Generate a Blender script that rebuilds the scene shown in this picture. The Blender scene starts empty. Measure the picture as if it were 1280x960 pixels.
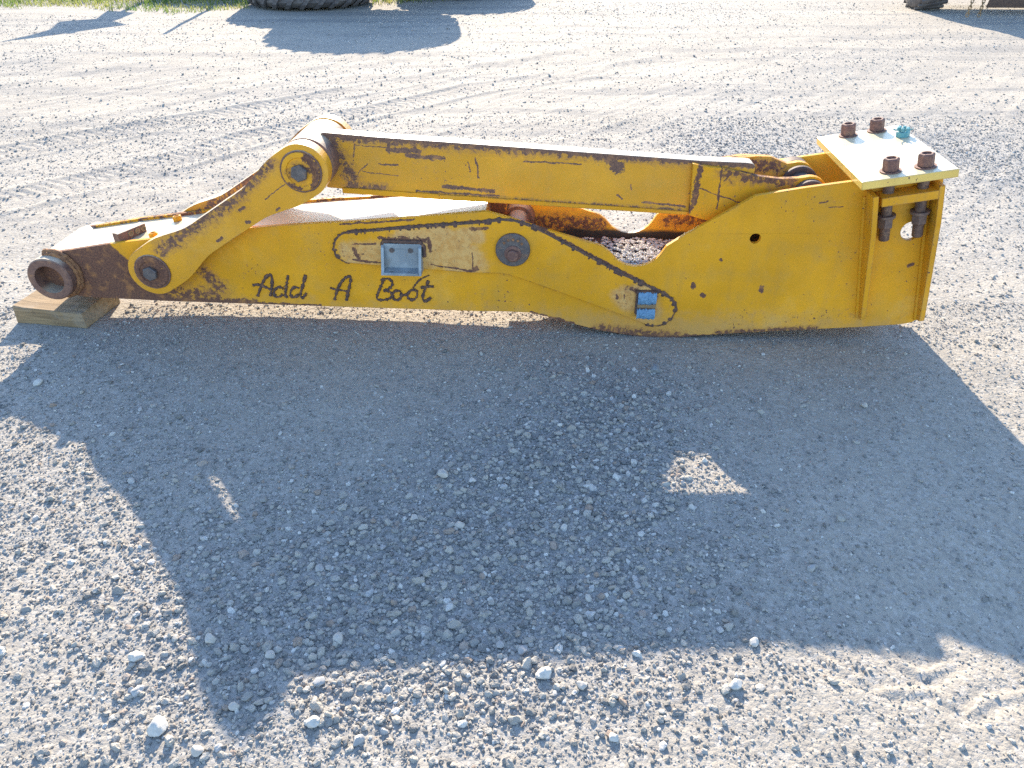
import bpy, bmesh, math, random
import numpy as np
from mathutils import Vector, Matrix, noise
from mathutils.geometry import tessellate_polygon
R = math.radians
C = bpy.context.scene.collection
sc = bpy.context.scene
rnd = random.Random(7)

# ------------------------------------------------------------------ camera, sky, sun, exposure
cd = bpy.data.cameras.new("camera"); cam = bpy.data.objects.new("camera", cd); C.objects.link(cam)
cam.location = (0, 0, 1.6); cam.rotation_euler = (R(90 - 33.2126), 0, 0)
cd.sensor_fit = 'HORIZONTAL'; cd.sensor_width = 36; cd.lens = 950 / 1280 * 36
cd.clip_start = .02; cd.clip_end = 2000
sc.camera = cam
SUN_AZ, SUN_EL = R(5.6), R(23.44)
wd = bpy.data.worlds.new("World"); sc.world = wd; wd.use_nodes = True
bg = wd.node_tree.nodes['Background']
sk = wd.node_tree.nodes.new('ShaderNodeTexSky'); sk.sky_type = 'NISHITA'; sk.sun_disc = False
sk.sun_elevation = SUN_EL; sk.sun_rotation = -SUN_AZ; sk.altitude = 200; sk.air_density = 1.0; sk.dust_density = .4; sk.ozone_density = 2.2
wd.node_tree.links.new(sk.outputs[0], bg.inputs[0]); bg.inputs[1].default_value = .13
ld = bpy.data.lights.new("sun", 'SUN'); sun = bpy.data.objects.new("sun", ld); C.objects.link(sun)
ld.energy = 3.8; ld.angle = R(.5); ld.color = (1, .855, .655)
sdir = Vector((math.sin(SUN_AZ) * math.cos(SUN_EL), -math.cos(SUN_AZ) * math.cos(SUN_EL), -math.sin(SUN_EL)))
sun.rotation_euler = sdir.to_track_quat('-Z', 'Y').to_euler()
sun.location = (-3, 12, 8)
sc.view_settings.view_transform = 'Standard'; sc.view_settings.look = 'None'
sc.view_settings.exposure = 2.0; sc.view_settings.gamma = 1
sc.render.engine = 'CYCLES'
sc.cycles.use_denoising = False; sc.cycles.sample_clamp_indirect = 6; sc.cycles.max_bounces = 8; sc.cycles.diffuse_bounces = 5

# local frame of the boom: u along it, w away from the camera, z up
YAW = R(-3.4078); P0 = Vector((.5605, 2.8098, 0))
def wpt(u, w, z=0.0):
    c, s = math.cos(YAW), math.sin(YAW)
    return Vector((P0.x + u * c - w * s, P0.y + u * s + w * c, z))

# ------------------------------------------------------------------ shader node helpers
class Mat:
    def __init__(s, name):
        s.m = bpy.data.materials.new(name); s.m.use_nodes = True
        s.nt = s.m.node_tree; s.b = s.nt.nodes['Principled BSDF']
        s.tc = s.nt.nodes.new('ShaderNodeTexCoord')
    def node(s, t): return s.nt.nodes.new('ShaderNode' + t)
    def link(s, a, b): s.nt.links.new(a, b)
    def put(s, sock, v):
        if hasattr(v, 'is_output'): s.link(v, sock)
        elif isinstance(v, (tuple, list)) and len(v) == 3 and sock.type == 'RGBA': sock.default_value = (*v, 1)
        else: sock.default_value = v
    def math(s, op, a, b=0.0, c=0.0, clamp=False):
        n = s.node('Math'); n.operation = op; n.use_clamp = clamp
        for i, v in enumerate((a, b, c)): s.put(n.inputs[i], v)
        return n.outputs[0]
    def vmath(s, op, a, b=(0, 0, 0), out=0):
        n = s.node('VectorMath'); n.operation = op
        s.put(n.inputs[0], a); s.put(n.inputs[1], b)
        return n.outputs[out]
    def noise(s, scale, detail=4, rough=.55, vec=None, col=False, dist=0):
        n = s.node('TexNoise'); s.put(n.inputs['Scale'], scale); n.inputs['Detail'].default_value = detail
        n.inputs['Roughness'].default_value = rough; n.inputs['Distortion'].default_value = dist
        s.link(vec if vec is not None else s.tc.outputs['Object'], n.inputs['Vector'])
        return n.outputs[1 if col else 0]
    def ramp(s, v, lo, hi):
        n = s.node('MapRange'); n.interpolation_type = 'SMOOTHSTEP'
        s.put(n.inputs[0], v); n.inputs[1].default_value = lo; n.inputs[2].default_value = hi
        return n.outputs[0]
    def mix(s, f, a, b):
        n = s.node('Mix'); n.data_type = 'RGBA'; s.put(n.inputs[0], f); s.put(n.inputs[6], a); s.put(n.inputs[7], b)
        return n.outputs[2]
    def bump(s, h, strength=.3, dist=.01, nrm=None):
        n = s.node('Bump'); s.put(n.inputs['Strength'], strength); n.inputs['Distance'].default_value = dist
        s.link(h, n.inputs['Height'])
        if nrm is not None: s.link(nrm, n.inputs['Normal'])
        return n.outputs[0]
    def scale(s, vec, k):
        return s.vmath('MULTIPLY', vec, k)

def seg_mask(M, uz, segs):
    """1 near any of the segments (u0,z0,u1,z1,radius), falling to 0 at twice the radius"""
    tot = None
    for (x0, y0, x1, y1, r) in segs:
        dx, dy = x1 - x0, y1 - y0; l2 = max(dx * dx + dy * dy, 1e-8)
        d = M.vmath('SUBTRACT', uz, (x0, y0, 0))
        t = M.math('DIVIDE', M.vmath('DOT_PRODUCT', d, (dx, dy, 0), out=1), l2, clamp=True)
        n = M.node('VectorMath'); n.operation = 'SCALE'; n.inputs[0].default_value = (dx, dy, 0); M.link(t, n.inputs['Scale'])
        dist = M.vmath('LENGTH', M.vmath('SUBTRACT', d, n.outputs[0]), out=1)
        v = M.math('SUBTRACT', 2.0, M.math('DIVIDE', dist, r))
        tot = v if tot is None else M.math('MAXIMUM', tot, v)
    return tot

def painted(name, segs=(), soft=(), halfplane=None, chips=.5, dirt=.5, edge=.5, rusty=0.0, base=(.70, .318, .016), grime=None, gloss=0.0, worn=(), dust=.0):
    """worn yellow machine paint over rust; all wear sits in the part's own (u, w, z) frame"""
    M = Mat(name); P = M.tc.outputs['Object']
    sx = M.node('SeparateXYZ'); M.link(P, sx.inputs[0])
    cb = M.node('CombineXYZ'); M.link(sx.outputs[0], cb.inputs[0]); M.link(sx.outputs[2], cb.inputs[1])
    wob = M.noise(22, 5, .7, col=True); wob = M.vmath('MULTIPLY', M.vmath('SUBTRACT', wob, (.5, .5, .5)), (.022, .022, 0))
    uz = M.vmath('ADD', cb.outputs[0], wob)
    nz = M.noise(48, 7, .72); nz2 = M.noise(9, 4, .6); fine = M.noise(140, 3, .6); big = M.noise(2.6, 4, .6)
    # explicit rust
    rust = None
    def mx(a, b): return b if a is None else M.math('MAXIMUM', a, b)
    jit = M.math('MULTIPLY', M.math('SUBTRACT', nz, .5), 4.2)
    if segs:
        m = M.math('ADD', seg_mask(M, uz, segs), jit); rust = mx(rust, M.ramp(m, .85, 1.15))
    halo = None
    if soft:
        m = seg_mask(M, uz, soft); m = M.math('ADD', M.math('MINIMUM', m, 1.6), M.math('MULTIPLY', M.math('SUBTRACT', nz, .5), 5.0))
        rust = mx(rust, M.ramp(m, 1.25, 1.6)); halo = M.ramp(m, .2, 1.3)
    if halfplane:
        a, b, c = halfplane
        v = M.math('ADD', M.vmath('DOT_PRODUCT', uz, (a, b, 0), out=1), c)
        v = M.math('ADD', v, M.math('MULTIPLY', M.math('SUBTRACT', nz2, .5), .03))
        rust = mx(rust, M.ramp(v, -.004, .004))
    # chips and flecks
    fl = M.math('MULTIPLY', nz, M.math('ADD', .55, M.math('MULTIPLY', big, .9)))
    rust = mx(rust, M.ramp(fl, .80 - .09 * chips, .82 - .09 * chips))
    fk = M.noise(75, 2, .5); fl2 = M.math('MULTIPLY', fk, M.math('ADD', .6, M.math('MULTIPLY', M.noise(4.5, 3, .6), .8)))
    rust = mx(rust, M.ramp(fl2, .80 - .07 * chips, .815 - .07 * chips))
    # thin scratches
    sv = M.scale(P, (9, 9, 90)); sc_ = M.noise(1.2, 3, .7, vec=sv, dist=1.5)
    scr = M.math('MULTIPLY', M.ramp(sc_, .755, .775), M.ramp(big, .42, .6)); rust = mx(rust, scr)
    # edges
    bv = M.node('Bevel'); bv.samples = 4; bv.inputs['Radius'].default_value = .007
    ge = M.node('NewGeometry')
    e = M.math('SUBTRACT', 1.0, M.vmath('DOT_PRODUCT', bv.outputs[0], ge.outputs['Normal'], out=1))
    e = M.math('MULTIPLY', M.ramp(e, .02, .2), M.ramp(nz2, .62 - .3 * edge, .72 - .3 * edge)); rust = mx(rust, e)
    if rusty: rust = mx(rust, M.ramp(M.math('ADD', M.math('MULTIPLY', nz, .5), M.math('MULTIPLY', nz2, .5)), .66 - .3 * rusty, .72 - .3 * rusty))
    # colours
    yel = M.mix(M.ramp(big, .3, .7), tuple(x * .84 for x in base), tuple(min(1, x * 1.08) for x in base))
    fade = M.math('MULTIPLY', M.ramp(M.noise(5.5, 6, .68), .46, .68), .34 * dirt); yel = M.mix(fade, yel, (.56, .27, .035)); pale = M.math('MULTIPLY', M.ramp(M.noise(3.1, 6, .7), .55, .72), .35 * dirt); yel = M.mix(pale, yel, (.74, .46, .14))
    yel = M.mix(M.math('MULTIPLY', M.ramp(nz2, .45, .75), .34 * dirt), yel, (.38, .26, .09))
    st = M.noise(1.0, 5, .6, vec=M.scale(P, (26, 26, 2.2)))
    yel = M.mix(M.math('MULTIPLY', M.ramp(st, .5, .78), .30 * dirt), yel, (.33, .19, .06))
    yel = M.mix(M.math('MULTIPLY', M.ramp(fine, .6, .8), .18), yel, (.74, .58, .25))
    mud = M.math('MULTIPLY', M.ramp(M.math('ADD', sx.outputs[2], M.math('MULTIPLY', M.math('SUBTRACT', M.noise(18, 6, .7), .5), .30)), .17, .03), .55 * dirt); yel = M.mix(mud, yel, (.33, .25, .16))
    spk = M.math('MULTIPLY', M.ramp(M.math('ADD', M.noise(62, 5, .7), M.math('MULTIPLY', M.math('SUBTRACT', M.noise(4, 4, .6), .5), .30)), .60, .68), .55 * dirt); yel = M.mix(spk, yel, (.33, .17, .075))
    if halo is not None: yel = M.mix(M.math('MULTIPLY', halo, .55), yel, (.36, .17, .05))
    rc = M.mix(M.ramp(fine, .35, .7), (.11, .055, .042), (.20, .098, .060))
    rc = M.mix(M.math('MULTIPLY', M.ramp(M.noise(22, 4, .6), .50, .70), .75), rc, (.36, .165, .065))
    if worn:
        m = M.math('ADD', seg_mask(M, uz, worn), M.math('MULTIPLY', M.math('SUBTRACT', nz2, .5), 2.6))
        wm = M.ramp(m, .2, 1.2); sp = M.ramp(M.math('ADD', M.noise(95, 6, .75), M.math('MULTIPLY', M.math('SUBTRACT', nz2, .5), .35)), .60, .68)
        tan = M.mix(M.ramp(nz, .4, .62), (.62, .40, .19), (.48, .26, .12))
        yel = M.mix(M.math('MULTIPLY', wm, .62), yel, tan); rust = mx(rust, M.math('MULTIPLY', M.math('MULTIPLY', sp, wm), .8))
    col = M.mix(rust, yel, rc)
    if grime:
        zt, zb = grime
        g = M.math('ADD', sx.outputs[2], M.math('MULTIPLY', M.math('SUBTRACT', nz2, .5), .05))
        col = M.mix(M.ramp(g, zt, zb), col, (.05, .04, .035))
    if dust:
        gn = M.node('NewGeometry'); sn = M.node('SeparateXYZ'); M.link(gn.outputs['Normal'], sn.inputs[0])
        dm = M.math('MULTIPLY', M.ramp(sn.outputs[2], .55, .95), M.math('ADD', dust - .15, M.math('MULTIPLY', M.noise(14, 5, .65), .3)))
        col = M.mix(dm, col, (.58, .50, .37))
    M.put(M.b.inputs['Base Color'], col)
    rg = M.math('ADD', .46 - .12 * gloss, M.math('MULTIPLY', rust, .36 - .28 * gloss)); rg = M.math('ADD', rg, M.math('MULTIPLY', M.math('SUBTRACT', nz2, .5), .2))
    M.link(rg, M.b.inputs['Roughness'])
    h = M.math('ADD', M.math('MULTIPLY', rust, M.math('SUBTRACT', fine, 1.0)), M.math('MULTIPLY', M.noise(16, 2, .5), .5))
    M.b.inputs['Specular IOR Level'].default_value = .16 + .36 * gloss
    M.link(M.bump(h, .30 - .18 * gloss, .002), M.b.inputs['Normal'])
    return M.m

def metal(name, c0, c1, c2=None, rough=.75, metallic=0.0, scale=30, amt=.5, bump=.4, d=.003, dust=0.0):
    M = Mat(name)
    n1 = M.noise(scale, 5, .65); n2 = M.noise(scale * 5, 3, .6)
    col = M.mix(M.ramp(n1, .35, .68), c0, c1)
    if c2: col = M.mix(M.math('MULTIPLY', M.ramp(M.noise(scale * .7, 5, .7), .52, .66), amt), col, c2)
    if dust:
        gn = M.node('NewGeometry'); sn = M.node('SeparateXYZ'); M.link(gn.outputs['Normal'], sn.inputs[0])
        dm = M.math('MULTIPLY', M.ramp(sn.outputs[2], .55, .95), M.math('ADD', dust - .15, M.math('MULTIPLY', M.noise(14, 5, .65), .3)))
        col = M.mix(dm, col, (.58, .50, .37))
    M.put(M.b.inputs['Base Color'], col); M.b.inputs['Roughness'].default_value = rough; M.b.inputs['Metallic'].default_value = metallic
    M.link(M.bump(M.math('ADD', n1, M.math('MULTIPLY', n2, .5)), bump, d), M.b.inputs['Normal'])
    return M.m

# ------------------------------------------------------------------ mesh helpers
def link_mesh(name, bm, mat, parent=None, smooth=None, bevel=0.0, seg=2):
    bmesh.ops.recalc_face_normals(bm, faces=bm.faces[:])
    me = bpy.data.meshes.new(name); bm.to_mesh(me); bm.free()
    o = bpy.data.objects.new(name, me); C.objects.link(o)
    for m in (mat if isinstance(mat, (list, tuple)) else [mat]): me.materials.append(m)
    if smooth is not None:
        me.shade_auto_smooth(smooth) if hasattr(me, 'shade_auto_smooth') else None
        try:
            me.polygons.foreach_set('use_smooth', [True] * len(me.polygons)); me.set_sharp_from_angle(angle=R(smooth))
        except Exception: pass
    if bevel:
        b = o.modifiers.new('bevel', 'BEVEL'); b.width = bevel; b.segments = seg; b.limit_method = 'ANGLE'; b.angle_limit = R(35); b.harden_normals = False
    if parent is not None: o.parent = parent
    return o
def tag(o, label=None, cat=None, group=None, kind=None):
    for k, v in (('label', label), ('category', cat), ('group', group), ('kind', kind)):
        if v: o[k] = v
    return o
def empty(name, loc, rz, label, cat, group=None):
    o = bpy.data.objects.new(name, None); C.objects.link(o); o.location = loc; o.rotation_euler = (0, 0, rz); o.empty_display_size = .2
    return tag(o, label, cat, group)

def add_prism(bm, loops, w0, w1, mi=0, wf=None):
    """extrude (u,z) outline (first loop outer, others holes) from w0 to w1"""
    f = wf or (lambda u: 0.0)
    flat = [p for l in loops for p in l]
    tris = tessellate_polygon([[Vector((p[0], p[1], 0)) for p in l] for l in loops])
    a = [bm.verts.new((p[0], w0 + f(p[0]), p[1])) for p in flat]
    b = [bm.verts.new((p[0], w1 + f(p[0]), p[1])) for p in flat]
    def face(vs):
        try:
            q = bm.faces.new(vs); q.material_index = mi
        except ValueError: pass
    for t in tris:
        face([a[i] for i in t]); face([b[i] for i in reversed(t)])
    k = 0
    for l in loops:
        n = len(l)
        for i in range(n):
            j = (i + 1) % n; face([a[k + i], a[k + j], b[k + j], b[k + i]])
        k += n
    return bm
def prism(loops, w0, w1, **k): return add_prism(bmesh.new(), loops, w0, w1, **k)
def circ(u, z, r, n=32, ph=0): return [(u + r * math.cos(2 * math.pi * i / n + ph), z + r * math.sin(2 * math.pi * i / n + ph)) for i in range(n)]
def add_lathe(bm, prof, axis_o, axis_d, n=32, mi=0):
    """prof = [(distance along the axis, radius)]"""
    o = Vector(axis_o); d = Vector(axis_d).normalized(); x = d.orthogonal().normalized(); y = d.cross(x)
    rings = []
    for (t, r) in prof:
        if r <= 1e-6: rings.append([bm.verts.new(o + d * t)])
        else: rings.append([bm.verts.new(o + d * t + (x * math.cos(2 * math.pi * i / n) + y * math.sin(2 * math.pi * i / n)) * r) for i in range(n)])
    for A, B in zip(rings, rings[1:]):
        for i in range(n):
            j = (i + 1) % n
            if len(A) == 1 and len(B) == 1: continue
            if len(A) == 1: f = bm.faces.new((A[0], B[i], B[j]))
            elif len(B) == 1: f = bm.faces.new((A[i], A[j], B[0]))
            else: f = bm.faces.new((A[i], A[j], B[j], B[i]))
            f.material_index = mi
    return bm
def lathe(*a, **k): return add_lathe(bmesh.new(), *a, **k)
def add_tube(bm, pts, r, n=8, squash=1.0, jitter=0.0, seed=0):
    pts = [Vector(p) for p in pts]; rg = random.Random(seed); rings = []
    for i, p in enumerate(pts):
        t = (pts[min(i + 1, len(pts) - 1)] - pts[max(i - 1, 0)]).normalized()
        s = Vector((0, 1, 0)); x = t.cross(s)
        x = x.normalized() if x.length > 1e-4 else t.orthogonal().normalized()
        y = x.cross(t).normalized(); rr = (r[i] if isinstance(r, (list, tuple)) else r) * (1 + rg.uniform(-jitter, jitter))
        rings.append([bm.verts.new(p + (x * math.cos(2 * math.pi * k / n) + y * math.sin(2 * math.pi * k / n) * squash) * rr) for k in range(n)])
    for A, B in zip(rings, rings[1:]):
        for k in range(n): bm.faces.new((A[k], A[(k + 1) % n], B[(k + 1) % n], B[k]))
    bm.faces.new(rings[0][::-1]); bm.faces.new(rings[-1])
    return bm
def resample(pts, step, closed=False):
    pts = [Vector(p) for p in pts]
    if closed: pts.append(pts[0])
    out = [pts[0]]
    for a, b in zip(pts, pts[1:]):
        n = max(1, int((b - a).length / step))
        for i in range(1, n + 1): out.append(a.lerp(b, i / n))
    return out
def smooth_path(pts, it=2):
    for _ in range(it):
        q = [pts[0]]
        for a, b in zip(pts, pts[1:]):
            a, b = Vector(a), Vector(b); q += [a.lerp(b, .25), a.lerp(b, .75)]
        q.append(Vector(pts[-1])); pts = q
    return pts
def add_box(bm, c, s, M=None):
    vs = []
    for x in (-.5, .5):
        for y in (-.5, .5):
            for z in (-.5, .5):
                v = Vector((x * s[0], y * s[1], z * s[2]))
                if M is not None: v = M @ v
                vs.append(bm.verts.new(Vector(c) + v))
    for f in ((0, 1, 3, 2), (4, 6, 7, 5), (0, 4, 5, 1), (2, 3, 7, 6), (0, 2, 6, 4), (1, 5, 7, 3)): bm.faces.new([vs[i] for i in f])
    return bm

# ------------------------------------------------------------------ materials
m_rust = metal('rust_brown', (.125, .064, .05), (.20, .105, .072), (.33, .16, .07), .7, dust=.6)
m_darkrust = metal('rust_dark', (.055, .038, .036), (.10, .06, .05), (.22, .10, .05), .75, amt=.35)
m_dull_rust = metal('bolt_thread_rust', (.095, .060, .052), (.17, .105, .08), (.28, .17, .10), .6, .15, scale=70)  # drab brown rust for bolt shanks, nuts and the scraper blade
m_scale = metal('rust_scale', (.20, .09, .045), (.36, .17, .07), (.09, .05, .04), .9, scale=55, bump=1.0, d=.006)
m_steel = metal('dark_steel', (.085, .072, .072), (.135, .115, .11), (.24, .13, .075), .5, .2, scale=40, amt=.5)
m_blue = metal('blue_grey_steel', (.22, .255, .285), (.33, .365, .385), (.20, .17, .14), .42, .25, scale=14, bump=.15)
m_tape = metal('blue_tape', (.085, .19, .32), (.14, .27, .40), (.08, .13, .20), .55, scale=60, bump=.7)
m_cyan = metal('turquoise_paint', (.075, .25, .28), (.12, .33, .35), (.10, .14, .14), .5, scale=70, amt=.4)
m_weld = metal('weld_bead', (.065, .042, .036), (.14, .07, .05), (.34, .17, .07), .85, scale=90, bump=1.0)
m_bolt = metal('bolt_rust', (.115, .055, .045), (.20, .095, .07), (.30, .16, .09), .7, scale=60)

def wood_mat():
    M = Mat('weathered_wood'); P = M.tc.outputs['Object']
    n1 = M.noise(1.0, 5, .6, vec=M.scale(P, (3, 55, 55)), dist=.6); n2 = M.noise(9, 4, .6)
    col = M.mix(M.ramp(n1, .3, .7), (.16, .105, .055), (.30, .205, .110))
    col = M.mix(M.math('MULTIPLY', M.ramp(n2, .5, .7), .5), col, (.28, .235, .185))
    col = M.mix(M.math('MULTIPLY', M.ramp(M.noise(45, 3, .6), .62, .72), .7), col, (.12, .08, .05))
    M.put(M.b.inputs['Base Color'], col); M.b.inputs['Roughness'].default_value = .85
    M.link(M.bump(n1, .5, .004), M.b.inputs['Normal']); return M.m
m_wood = wood_mat()
def rubber_mat():
    M = Mat('dusty_rubber'); n = M.noise(7, 5, .6); f = M.noise(90, 3, .6)
    col = M.mix(M.ramp(n, .4, .7), (.075, .066, .07), (.17, .15, .14)); col = M.mix(M.math('MULTIPLY', f, .25), col, (.20, .18, .16))
    M.put(M.b.inputs['Base Color'], col); M.b.inputs['Roughness'].default_value = .85
    M.link(M.bump(f, .3, .004), M.b.inputs['Normal']); return M.m
m_rubber = rubber_mat()

# ------------------------------------------------------------------ ground relief
def vnoise(x, y, seed):
    xi = np.floor(x).astype(np.int64); yi = np.floor(y).astype(np.int64); xf = x - xi; yf = y - yi
    xf = xf * xf * (3 - 2 * xf); yf = yf * yf * (3 - 2 * yf)
    def h(a, b):
        n = (a * 374761393 + b * 668265263 + seed * 974634 + 12345) & 0x7fffffff
        n = ((n ^ (n >> 13)) * 1274126177) & 0x7fffffff
        n = ((n ^ (n >> 15)) * 668265263) & 0x7fffffff
        return ((n ^ (n >> 16)) & 0xffff) / 65535.0
    return (h(xi, yi) * (1 - xf) + h(xi + 1, yi) * xf) * (1 - yf) + (h(xi, yi + 1) * (1 - xf) + h(xi + 1, yi + 1) * xf) * yf - .5
def fbm(x, y, f, o, seed):
    t = 0; a = 1
    for k in range(o): t = t + a * vnoise(x * f, y * f, seed + k); f *= 2.03; a *= .5
    return t
def sstep(a, b, x):
    t = np.clip((x - a) / (b - a), 0, 1); return t * t * (3 - 2 * t)
cY, sY = math.cos(YAW), math.sin(YAW)
def to_local(x, y):
    dx, dy = x - P0.x, y - P0.y
    return dx * cY + dy * sY, -dx * sY + dy * cY
def polydist(u, w, pts):
    d = np.full(np.shape(u), 9.0)
    for (a, b), (c, e) in zip(pts, pts[1:]):
        dx, dy = c - a, e - b; t = np.clip(((u - a) * dx + (w - b) * dy) / (dx * dx + dy * dy), 0, 1)
        d = np.minimum(d, np.hypot(u - a - t * dx, w - b - t * dy))
    return d
TRACKS = [((-4.6, .35), (-3.36, 1.9), (-2.68, 2.95), (-1.2, 4.6), (1.0, 6.4), (3.5, 7.8)), ((-5.2, 1.6), (-4.2, 2.6), (-3.1, 3.7), (-1.9, 4.9), (.2, 6.9), (3.0, 8.8))]
RIDGES = [((.465, -1.527), (.499, -1.59), (.547, -1.615), (.621, -1.575)), ((.43, -1.675), (.548, -1.662), (.575, -1.70)), ((.61, -1.715), (.672, -1.675), (.80, -1.64)), ((.285, -1.567), (.378, -1.644))]
def coarse_mask(u, w):
    """where the ground is stony rather than sandy"""
    m = np.exp(-(((u + .42) / .40) ** 2 + ((w + 1.22) / .62) ** 2)) * 1.1 + np.exp(-(((u + .2) / .24) ** 2 + ((w + .72) / .3) ** 2)) * .7
    m = m + np.exp(-(((u + .95) / .5) ** 2 + ((w + 1.55) / .5) ** 2)) * .8
    m = m + np.exp(-(((u + .05) / .35) ** 2 + ((w + .35) / .3) ** 2)) * .5
    m = m + np.exp(-(((u - 1.0) / .6) ** 2 + ((w - 2.5) / 1.3) ** 2)) * .9 + np.exp(-(((u - 2.6) / .7) ** 2 + ((w - 2.6) / 1.0) ** 2)) * .9
    m = m + np.exp(-(((u + 1.9) / .8) ** 2 + ((w + 1.3) / .9) ** 2)) * .45
    m = m + .45 * fbm(u, w, .8, 3, 77) + .06
    m = m * (1 - .55 * sstep(.15, .55, u) * (1 - sstep(-.3, .2, w)))
    return np.clip(m, 0, 1)
def height(x, y):
    u, w = to_local(x, y)
    near = 1 - sstep(9, 16, np.hypot(x, y))
    h = .022 * fbm(x, y, .55, 2, 1) + .012 * fbm(x, y, 2.3, 3, 5)
    cm = coarse_mask(u, w)
    rough = .28 + .5 * cm
    h = h + near * rough * (.0065 * fbm(x, y, 9, 2, 9) + .0065 * fbm(x, y, 24, 3, 13))
    # wheel ruts running away to the upper right
    a = R(52); p = u * math.sin(a) - w * math.cos(a); q = u * math.cos(a) + w * math.sin(a)
    rut = sstep(.6, 1.4, w) * near
    h = h + rut * (.015 * fbm(p, q * .08, 2.8, 3, 31) + .006 * fbm(p, q * .05, 14, 2, 35))
    for tr in TRACKS:
        for k, off in enumerate((0,)):
            d = polydist(u, w, tr)
            t = u * .66 + w * .75
            s = (u * .75 - w * .66)
            band = 1 - sstep(.13, .18, d)
            lug = np.sin(2 * math.pi * (t / .075) + d * 30.0)
            h = h + band * near * (.0055 * sstep(-.4, .5, lug) - .006) + near * .008 * np.exp(-((d - .20) / .035) ** 2)
    for rp in RIDGES:
        d = polydist(u, w, rp); h = h + .0048 * np.exp(-(d / (.009 + .006 * vnoise(u * 20, w * 20, 3))) ** 2) * (.7 + vnoise(u * 14, w * 14, 8)) - .004 * np.exp(-((d - .022) / .014) ** 2)
    h = h - .034 * np.exp(-((u - .86) / .34) ** 2 - ((w + 1.52) / .24) ** 2)
    # bedded flat where the boom and the block bear on it
    flat = np.exp(-((u - .35) / .55) ** 4 - ((w - .18) / .22) ** 4); flat = np.maximum(flat, np.exp(-((u + 2.56) / .28) ** 4 - ((w - .08) / .24) ** 4))
    return h * (1 - .85 * flat) - .003 * flat
def axis(segs):
    out = []
    for a, b, s in segs: out += list(np.arange(a, b, s))
    return out
def grow(x0, s, k, lim):
    out = [x0]
    while out[-1] < lim: s *= k; out.append(out[-1] + s)
    return out
xs = axis([(-5.6, -2.3, .022), (-2.3, 2.2, .0095), (2.2, 5.6, .022)])
xs = np.array([-v for v in grow(5.62, .03, 1.12, 700)][::-1] + xs + grow(5.62, .03, 1.12, 700))
ys = axis([(.45, 3.3, .0095), (3.3, 7.2, .016)])
ys = np.array([-v for v in grow(-.43, .03, 1.2, 700)][::-1] + ys + grow(7.21, .02, 1.035, 900))
X, Y = np.meshgrid(xs, ys)
Z = height(X, Y)
nx, ny = len(xs), len(ys)
me = bpy.data.meshes.new('gravel_ground')
co = np.stack([X, Y, Z], -1).reshape(-1, 3).astype(np.float32)
ii = (np.arange(ny - 1)[:, None] * nx + np.arange(nx - 1)[None, :]).ravel()
quads = np.stack([ii, ii + 1, ii + 1 + nx, ii + nx], -1).astype(np.int32)
me.vertices.add(len(co)); me.vertices.foreach_set('co', co.ravel())
me.loops.add(quads.size); me.loops.foreach_set('vertex_index', quads.ravel())
me.polygons.add(len(quads)); me.polygons.foreach_set('loop_start', np.arange(0, quads.size, 4, dtype=np.int32)); me.polygons.foreach_set('loop_total', np.full(len(quads), 4, np.int32))
me.polygons.foreach_set('use_smooth', np.ones(len(quads), bool))
me.update(); me.validate()
U_, W_ = to_local(X, Y)
at = me.attributes.new('stony', 'FLOAT', 'POINT'); at.data.foreach_set('value', coarse_mask(U_, W_).ravel().astype(np.float32))
def ground_mat():
    M = Mat('gravel_dirt')
    a = M.node('Attribute'); a.attribute_name = 'stony'; st = a.outputs['Fac']
    n0 = M.noise(.9, 4, .6); n1 = M.noise(7, 5, .6); n2 = M.noise(70, 4, .65); n3 = M.noise(240, 3, .6)
    col = M.mix(M.ramp(n0, .35, .65), (.345, .313, .265), (.295, .27, .232))
    mp = M.node('Mapping'); mp.inputs['Rotation'].default_value = (0, 0, R(-42)); mp.inputs['Scale'].default_value = (.10, 1.5, 1); M.link(M.tc.outputs['Object'], mp.inputs[0])
    sxg = M.node('SeparateXYZ'); M.link(M.tc.outputs['Object'], sxg.inputs[0])
    stk = M.math('MULTIPLY', M.ramp(M.noise(1.6, 6, .65, vec=mp.outputs[0], dist=.4), .47, .62), M.ramp(sxg.outputs[1], 3.3, 4.6))
    col = M.mix(M.math('MULTIPLY', stk, .7), col, (.17, .168, .165))
    col = M.mix(M.math('MULTIPLY', st, .75), col, (.27, .27, .265))
    col = M.mix(M.math('MULTIPLY', M.ramp(n1, .45, .75), .35), col, (.40, .37, .32))
    v = M.node('TexVoronoi'); v.inputs['Scale'].default_value = 95; M.link(M.tc.outputs['Object'], v.inputs['Vector'])
    vs = M.node('SeparateColor'); M.link(v.outputs['Color'], vs.inputs[0])
    col = M.mix(M.math('MULTIPLY', M.ramp(vs.outputs[0], .55, .95), .35), col, (.48, .46, .43))
    col = M.mix(M.math('MULTIPLY', M.ramp(vs.outputs[1], .6, .95), .4), col, (.17, .165, .16))
    col = M.mix(M.math('MULTIPLY', M.ramp(n3, .55, .75), .35), col, (.18, .17, .155))
    M.put(M.b.inputs['Base Color'], col); M.b.inputs['Roughness'].default_value = .95; M.b.inputs['Specular IOR Level'].default_value = .2
    v2 = M.node('TexVoronoi'); v2.inputs['Scale'].default_value = 60; M.link(M.tc.outputs['Object'], v2.inputs['Vector'])
    h = M.math('ADD', M.math('MULTIPLY', v.outputs['Distance'], -.55), M.math('ADD', M.math('MULTIPLY', n2, .8), M.math('MULTIPLY', n3, .5)))
    h = M.math('ADD', h, M.math('MULTIPLY', v2.outputs['Distance'], -.5))
    hb = M.bump(M.noise(15, 6, .65), .25, .02); M.link(M.bump(h, .44, .007, hb), M.b.inputs['Normal']); return M.m
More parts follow.
